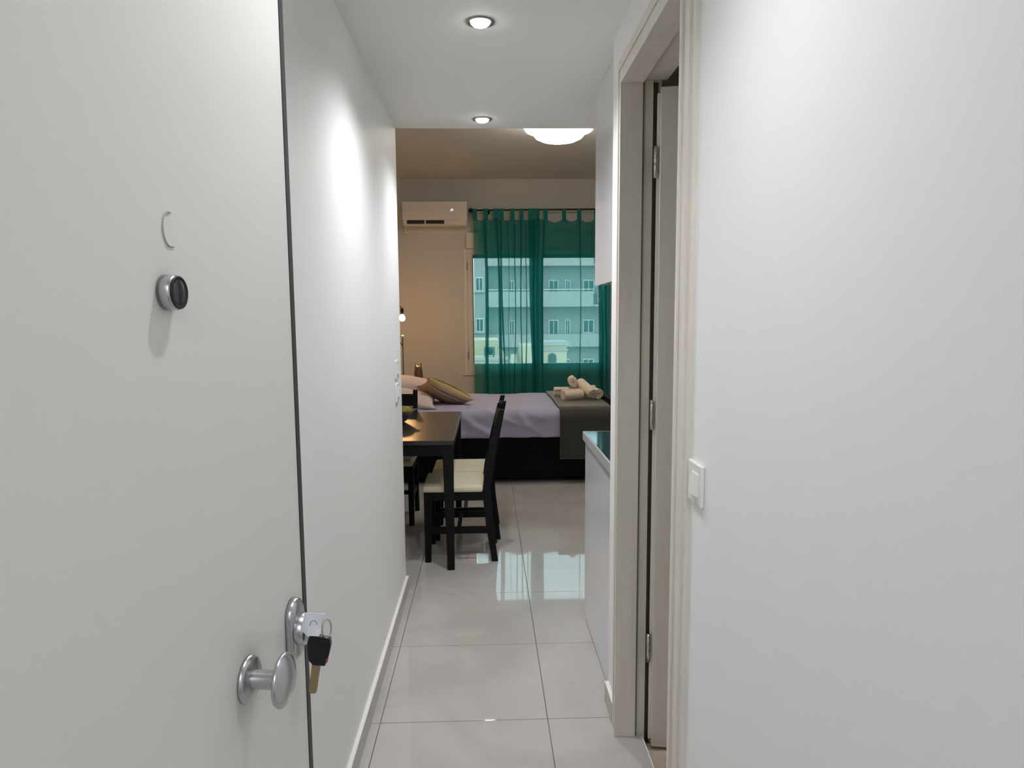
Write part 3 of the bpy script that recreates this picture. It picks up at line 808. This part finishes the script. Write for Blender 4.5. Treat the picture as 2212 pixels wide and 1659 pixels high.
MB().lathe([(0.014, 0.912), (0.018, 0.92), (0.018, 0.965), (0.010, 0.98), (0, 0.98)], 20, 'Z').build('socket', 'lampmetal', lp)
MB().lathe([(0, 0.842), (0.012, 0.845), (0.024, 0.855), (0.030, 0.872), (0.027, 0.890), (0.016, 0.908), (0.013, 0.914)], 24, 'Z').build('bulb', 'bulb', lp)

# ------------------------------------------------------------------ ceiling lamp
cl = thing('ceiling_lamp', 'round stepped white glass ceiling lamp glowing beyond the hallway', 'ceiling lamp', (0.618, 6.12, ZR))
MB().lathe([(0.07, 0), (0.07, -0.05), (0.05, -0.06)], 24, 'Z').build('ceiling_rose', 'acwhite', cl)
MB().lathe([(0.05, -0.055), (0.285, -0.060), (0.290, -0.074), (0.278, -0.096), (0.236, -0.112)], 48, 'Z').build('upper_glass', 'dome', cl)
MB().lathe([(0.218, -0.108), (0.214, -0.130), (0.193, -0.155), (0.150, -0.176), (0.085, -0.188), (0, -0.192)], 48, 'Z').build('lower_glass', 'dome', cl)

# ------------------------------------------------------------------ air conditioner
AX0, AX1, AZ0, AZ1, AY = -0.957, -0.210, 2.508, 2.773, 8.545
ac = thing('air_conditioner', 'white wall mounted air conditioner with glowing display', 'air conditioner', (AX0, AY, AZ0))
aw, ah, ad = AX1 - AX0, AZ1 - AZ0, YF - AY
MB().box(0.0, aw, 0.02, ad, 0.0, ah, 0.012).build('body', 'acwhite', ac)
MB().box(-0.004, aw + 0.004, 0.0, 0.022, 0.058, ah + 0.004, 0.006).build('front_panel', 'acwhite', ac)
vt = MB().box(0.05, 0.252, 0.014, 0.03, 0.012, 0.056).build('air_outlet', 'acdark', ac)
MB().box(0.268, 0.480, 0.014, 0.03, 0.012, 0.056).build('air_outlet', 'acdark', ac)
for x0 in (0.05, 0.268):
    MB().box(x0, x0 + 0.205, 0.010, 0.016, 0.0165, 0.0185).build('louvre', 'acwhite', ac)
MB().box(0.500, 0.585, 0.016, 0.024, 0.020, 0.046).build('side_louvre', 'frame', ac)
dg = MB()
for x0 in (0.508, 0.530):                               # two lit digits: 2 4
    pass
def seg7(x0, z0, on, wdt=0.011, hgt=0.026, t=0.0035):
    mb = dg
    if 'a' in on: mb.box(x0, x0 + wdt, -0.0015, 0, z0 + hgt - t, z0 + hgt)
    if 'g' in on: mb.box(x0, x0 + wdt, -0.0015, 0, z0 + hgt / 2 - t / 2, z0 + hgt / 2 + t / 2)
    if 'd' in on: mb.box(x0, x0 + wdt, -0.0015, 0, z0, z0 + t)
    if 'f' in on: mb.box(x0, x0 + t, -0.0015, 0, z0 + hgt / 2, z0 + hgt)
    if 'e' in on: mb.box(x0, x0 + t, -0.0015, 0, z0, z0 + hgt / 2)
    if 'b' in on: mb.box(x0 + wdt - t, x0 + wdt, -0.0015, 0, z0 + hgt / 2, z0 + hgt)
    if 'c' in on: mb.box(x0 + wdt - t, x0 + wdt, -0.0015, 0, z0, z0 + hgt / 2)
seg7(0.560, 0.158, 'abged'); seg7(0.577, 0.158, 'fgbc')
dg.build('display', 'acdigit', ac)
MB().lathe([(0.020, 0), (0.020, 0.012), (0.012, 0.016)], 16, 'Z', (0.012, ad - 0.03, -0.075)).build('drain_elbow', 'acwhite', ac)
MB().tube([(0.012, ad - 0.03, 0.02), (0.012, ad - 0.03, -0.07)], 0.011, 12).build('drain_pipe', 'acwhite', ac)

# ------------------------------------------------------------------ window
wn = thing('window_1', 'white two-sash window with roller shutter box behind the curtain', 'window', (0.635, YF, 0.76), kind='structure')
ox, oz = 0.635, 0.76
def wb(mb, x0, x1, y0, y1, z0, z1, b=0.0): return mb.box(x0 - ox, x1 - ox, y0 - YF, y1 - YF, z0 - oz, z1 - oz, b)
fm = MB()
for a in ((-0.262, -0.222, 0.758, 2.25), (1.492, 1.532, 0.758, 2.25)): wb(fm, a[0], a[1], YF - 0.014, YF + 0.11, a[2], a[3], 0.003)
wb(fm, -0.222, 1.492, YF - 0.014, YF + 0.11, 0.758, 0.800, 0.003); wb(fm, -0.222, 1.492, YF - 0.014, YF + 0.11, 2.205, 2.25, 0.003)
fm.build('frame', 'frame', wn)
def sash(x0, x1, gx0, gx1):
    m = MB(); y0, y1 = YF + 0.0, YF + 0.06; z0, z1, gz0, gz1 = 0.796, 2.209, 0.875, 2.150
    wb(m, x0, gx0, y0, y1, z0, z1, 0.003); wb(m, gx1, x1, y0, y1, z0, z1, 0.003)
    wb(m, gx0, gx1, y0, y1, z0, gz0, 0.003); wb(m, gx0, gx1, y0, y1, gz1, z1, 0.003)
    s = m.build('sash', 'frame', wn)
    g = MB(); wb(g, gx0, gx1, YF + 0.028, YF + 0.034, gz0, gz1); g.build('pane', 'pane', s)
    g = MB(); wb(g, gx0, gx1, YF - 0.004, YF + 0.03, gz1 - 0.006, gz1 + 0.034); wb(g, gx0 - 0.006, gx0 + 0.003, YF - 0.003, YF + 0.03, gz0, gz1)
    g.build('gasket', 'gasket', s)
sash(-0.226, 0.626, -0.150, 0.564)
sash(0.626, 1.496, 0.690, 1.418)
hx = MB()
for z in (0.98, 2.05): wb(hx, -0.226, -0.216, YF - 0.022, YF - 0.002, z - 0.045, z + 0.045)
hx.build('hinge', 'grout', wn)
sb = MB(); wb(sb, -0.228, 1.50, YF - 0.055, YF + 0.0, 2.252, 2.440, 0.006); sb.build('shutter_box', 'frame', wn)
sl = MB(); wb(sl, -0.29, 1.56, YF - 0.018, YF, 0.735, 0.757, 0.003); sl.build('sill', 'frame', wn)

# ------------------------------------------------------------------ curtain rod and sheer panels
CY = 8.615; CZ = 2.690
rd = thing('curtain_rod', 'black metal curtain rod with ball finial above the window', 'curtain rod', (0.68, CY, CZ))
MB().tube([(-0.83, 0, -0.006), (0.95, 0, 0.008)], 0.0095, 14).build('pole', 'rod', rd)
for s in (-1, 1):
    x = -0.845 if s < 0 else 0.965
    MB().lathe([(0.0, -0.030), (0.016, -0.024), (0.026, -0.010), (0.028, 0.003), (0.022, 0.018), (0.010, 0.027), (0.008, 0.04)] if True else [], 20, 'X', (x, 0, -0.006 if s < 0 else 0.008)).build('finial', 'rod', rd)
for x in (-0.645, 0.90):
    b = MB().tube([(x, 0, -0.012), (x, YF - CY, -0.012)], 0.006, 10)
    b.lathe([(0.024, YF - CY - 0.006), (0.024, YF - CY)], 16, 'Y', (x, 0, -0.012)); b.build('bracket', 'rod', rd)

def curtain(label, xa, xb, tabs, pleats, seed):
    # pleats: (x at top, x at bottom, folded width)
    r = thing('sheer_curtain', label, 'curtain', (0, CY, 0), group='teal sheer curtain panels')
    ztop, zbot = 2.595, 0.03
    nz = 44
    rows = []
    for j in range(nz + 1):
        t = j / nz; z = ztop + (zbot - ztop) * t
        pts = []
        def yw(x): return 0.010 * math.sin(x * 34 + seed) + 0.006 * math.sin(x * 71 + 2 * seed + t * 1.2)
        cur = xa + 0.006 * math.sin(t * 5 + seed)
        pl = sorted([(a + (b - a) * t + 0.010 * math.sin(t * 6 + a * 50) * sstep(0, 0.2, t), wd * (1.0 + 0.35 * math.sin(a * 37 + t * 3))) for a, b, wd in pleats])
        n0 = 7
        for px, wd in pl:
            a0, a1 = cur, px + wd / 2
            for k in range(n0): x = a0 + (a1 - a0) * k / n0; pts.append((x, yw(x), z))
            pts.append((px + wd / 2, yw(px) + 0.004, z))
            pts.append((px + wd * 0.42, yw(px) + 0.012, z))
            pts.append((px - wd * 0.42, yw(px) + 0.016, z))
            pts.append((px - wd / 2, yw(px) + 0.021, z))
            pts.append((px - wd * 0.40, yw(px) + 0.027, z))
            cur = px + wd * 0.40
        xe = xb + 0.006 * math.sin(t * 4 + seed)
        for k in range(n0 + 1): x = cur + (xe - cur) * k / n0; pts.append((x, yw(x) + 0.006, z))
        rows.append(pts)
    # sagging top hem between the tabs
    tc = [(a + b) / 2 for a, b in tabs]
    def sag(x):
        lo = max([c for c in tc if c <= x], default=None); hi = min([c for c in tc if c > x], default=None)
        if lo is None or hi is None: return 0.01
        q = (x - lo) / (hi - lo); return min(0.055, 0.25 * (hi - lo)) * (1 - (2 * q - 1) ** 2)
    nr = len(rows[0]); vs = []
    for j, row in enumerate(rows):
        f = max(0.0, 1 - j / 5.0)
        for x, y, z in row: vs.append((x, y, z - sag(x) * f))
    fs = [(j * nr + i, j * nr + i + 1, (j + 1) * nr + i + 1, (j + 1) * nr + i) for j in range(nz) for i in range(nr - 1)]
    MB().add(vs, fs, True).build('panel', 'sheer', r, fix=False)
    hem = MB()
    xs = [xa + (xb - xa) * k / 60 for k in range(61)]
    hem.tube([(x, 0.004, ztop - sag(x) - 0.002) for x in xs], 0.004, 6); hem.build('top_hem', 'tabcloth', r)
    for a, b in tabs:
        t = MB(); pr = []
        for k in range(9):
            an = PI * k / 8; pr.append((-0.013 * math.cos(an), CZ + 0.0 + 0.015 * math.sin(an)))
        path = [(-0.004, ztop - 0.03), (-0.010, ztop + 0.02)] + pr + [(0.010, ztop + 0.02), (0.006, ztop - 0.03)]
        vs = []
        for y, z in path: vs += [(a, y, z), (b, y, z)]
        t.add(vs, [(2 * k, 2 * k + 1, 2 * k + 3, 2 * k + 2) for k in range(len(path) - 1)], True)
        o = t.build('tab', 'tabcloth', r, fix=False)
        md = o.modifiers.new('thickness', 'SOLIDIFY'); md.thickness = 0.0012
    return r
def X(px): return (px - 1054.0) * 8.615 / 1550.0 + 0.008
curtain('teal sheer curtain panel on the left, bunched in dark folds', X(1027), X(1166),
        [(X(1027), X(1036)), (X(1050), X(1059)), (X(1071), X(1081)), (X(1083), X(1092)), (X(1107), X(1115)), (X(1126), X(1134)), (X(1145), X(1154)), (X(1156), X(1165))],
        [(X(1052), X(1056), 0.030), (X(1076), X(1090), 0.034), (X(1086), X(1093), 0.016), (X(1100), X(1104), 0.008), (X(1116), X(1112), 0.008), (X(1129), X(1130), 0.020), (X(1139), X(1137), 0.010), (X(1152), X(1156), 0.050)], 0.7)
curtain('teal sheer curtain panel on the right, drawn almost flat', X(1160), 1.50,
        [(X(1163), X(1168)), (X(1176), X(1185)), (X(1216), X(1224)), (X(1248), X(1256)), (X(1284), X(1293)), (1.44, 1.49)],
        [(X(1178), X(1170), 0.012), (X(1254), X(1256), 0.012), (X(1296), X(1302), 0.040), (1.43, 1.46, 0.03)], 2.9)

# ------------------------------------------------------------------ street side: building across the street
ap = thing('apartment_building', 'pale grey apartment building with long balconies across the street', 'building', (4.0, 50.0, -16))
bx, by, bz = 4.0, 50.0, -16.0
def pb(mb, x0, x1, y0, y1, z0, z1): return mb.box(x0 - bx, x1 - bx, y0 - by, y1 - by, z0 - bz, z1 - bz)
pb(MB(), -12, 0.10, 50.0, 60, -16, 8.2).build('flat_wall', 'facade', ap)
pb(MB(), 0.10, 20, 51.3, 60, -16, 8.2).build('recessed_wall', 'facade', ap)
pb(MB(), -12.3, 20.3, 49.7, 60, 8.2, 8.6).build('roof_slab', 'facadelight', ap)
def bwin(x0, x1, z0, z1, y, sill=True):
    f = pb(MB(), x0, x1, y - 0.06, y + 0.05, z0, z1).build('window', 'shutter', ap)
    n = 2; wd = (x1 - x0 - 0.07 * 3) / n
    for k in range(n):
        a = x0 + 0.07 + k * (wd + 0.07)
        pb(MB(), a, a + wd, y - 0.09, y - 0.05, z0 + 0.07, z1 - 0.07).build('window_pane', 'facadeglass', f)
    if sill: pb(MB(), x0 - 0.12, x1 + 0.12, y - 0.18, y + 0.02, z0 - 0.09, z0).build('window_sill', 'facadelight', f)
for fl_ in range(-4, 2):
    zb = 2.12 + 2.8 * fl_
    if fl_ != -1:
        pb(MB(), 0.10, 20, 50.0, 51.3, zb, zb + 0.16).build('balcony_slab', 'facadelight', ap)
        pb(MB(), 0.10, 7.45, 49.9, 50.02, zb, zb + 1.05).build('balcony_parapet', 'facadelight', ap)
        pb(MB(), 7.75, 20, 49.9, 50.02, zb + 0.25, zb + 1.2).build('balcony_parapet', 'facadelight', ap)
        pb(MB(), 0.10, 7.45, 49.88, 50.04, zb + 1.16, zb + 1.21).build('handrail', 'shutter', ap)
    else:
        pb(MB(), 0.10, 20, 50.55, 51.3, zb, zb + 0.9).build('bay_parapet', 'facadelight', ap)
    yy = 51.3
    for (a, b) in ((1.62, 2.02), (4.45, 5.15), (5.62, 6.0), (6.9, 7.7), (9.5, 10.6), (12.5, 13.6), (15.5, 16.6)):
        hi = 1.9 if b - a < 0.9 else 2.15
        bwin(a, b, zb + (0.16 if b - a < 0.75 else 0.95), zb + hi, yy, b - a > 0.75)
    for (a, b) in ((-0.72, -0.16), (-3.4, -2.2), (-6.6, -5.4), (-9.8, -8.6)):
        bwin(a, b, zb + 1.10, zb + 2.05, 50.0)
# nearer cream building with a parapet roof
cb = thing('cream_building', 'cream stucco building with parapet roof seen low in the window', 'building', (-3.0, 30.0, -16))
bx, by, bz = -3.0, 30.0, -16.0
pb(MB(), -10, 0.82, 30, 38, -16, -0.25).build('wall', 'cream', cb)
pb(MB(), -10.1, 0.90, 29.85, 30.05, -0.35, -0.22).build('cornice', 'facadelight', cb)
pb(MB(), -10.1, 0.90, 29.90, 30.05, -0.78, -0.68).build('cornice', 'facadelight', cb)
pb(MB(), -9, 0.55, 32, 36, -0.25, 0.42).build('roof_house', 'cream', cb)
ub = thing('rooftop_unit', 'dark rooftop air unit on the cream building', 'rooftop unit', (0.12, 30.8, -0.25))
MB().box(-0.22, 0.24, -0.2, 0.2, 0.08, 0.42, 0.02).build('housing', 'darkbox', ub)
MB().lathe([(0.15, -0.21), (0.15, -0.2)], 20, 'Y', (0.0, 0, 0.25)).build('fan_grille', 'gasket', ub)
for x in (-0.18, 0.18): MB().box(x - .03, x + .03, -0.2, 0.2, 0, 0.08).build('foot', 'darkbox', ub)
pv = thing('roof_pavilion', 'cream rooftop pavilion with cornice and arched window', 'pavilion', (2.85, 30.5, -16))
bx, by, bz = 2.85, 30.5, -16.0
pb(MB(), 2.38, 3.36, 30.0, 32, -16, 0.25).build('wall', 'cream', pv)
pb(MB(), 2.28, 3.46, 29.88, 32.1, 0.25, 0.40).build('cornice', 'facadelight', pv)
pb(MB(), 2.33, 3.41, 29.94, 32.0, 0.02, 0.10).build('cornice', 'facadelight', pv)
arch = [(-0.17, -0.9), (0.17, -0.9), (0.17, -0.25)] + [(0.17 * math.cos(PI * k / 10), -0.25 + 0.17 * math.sin(PI * k / 10)) for k in range(1, 11)]
MB().prism([(x - 0.10, z + 16.0) for x, z in arch], 'Y', -0.53, -0.49).build('arched_window', 'facadeglass', pv)
pt = thing('parapet_block', 'cream parapet pillars between the curtain folds', 'building', (1.6, 29.5, -16))
bx, by, bz = 1.6, 29.5, -16.0
pb(MB(), 1.0, 1.22, 29.4, 29.8, -16, -0.1).build('pillar', 'cream', pt)
pb(MB(), 1.45, 2.1, 29.4, 33, -16, 0.25).build('wall', 'cream', pt)
pb(MB(), 1.22, 1.45, 29.5, 29.7, -16, -0.75).build('low_wall', 'cream', pt)
struct('floor_street', MB().box(-60, 60, 9.2, 49.5, -16.2, -16.0), 'ground', 'street far below the window', 'street')
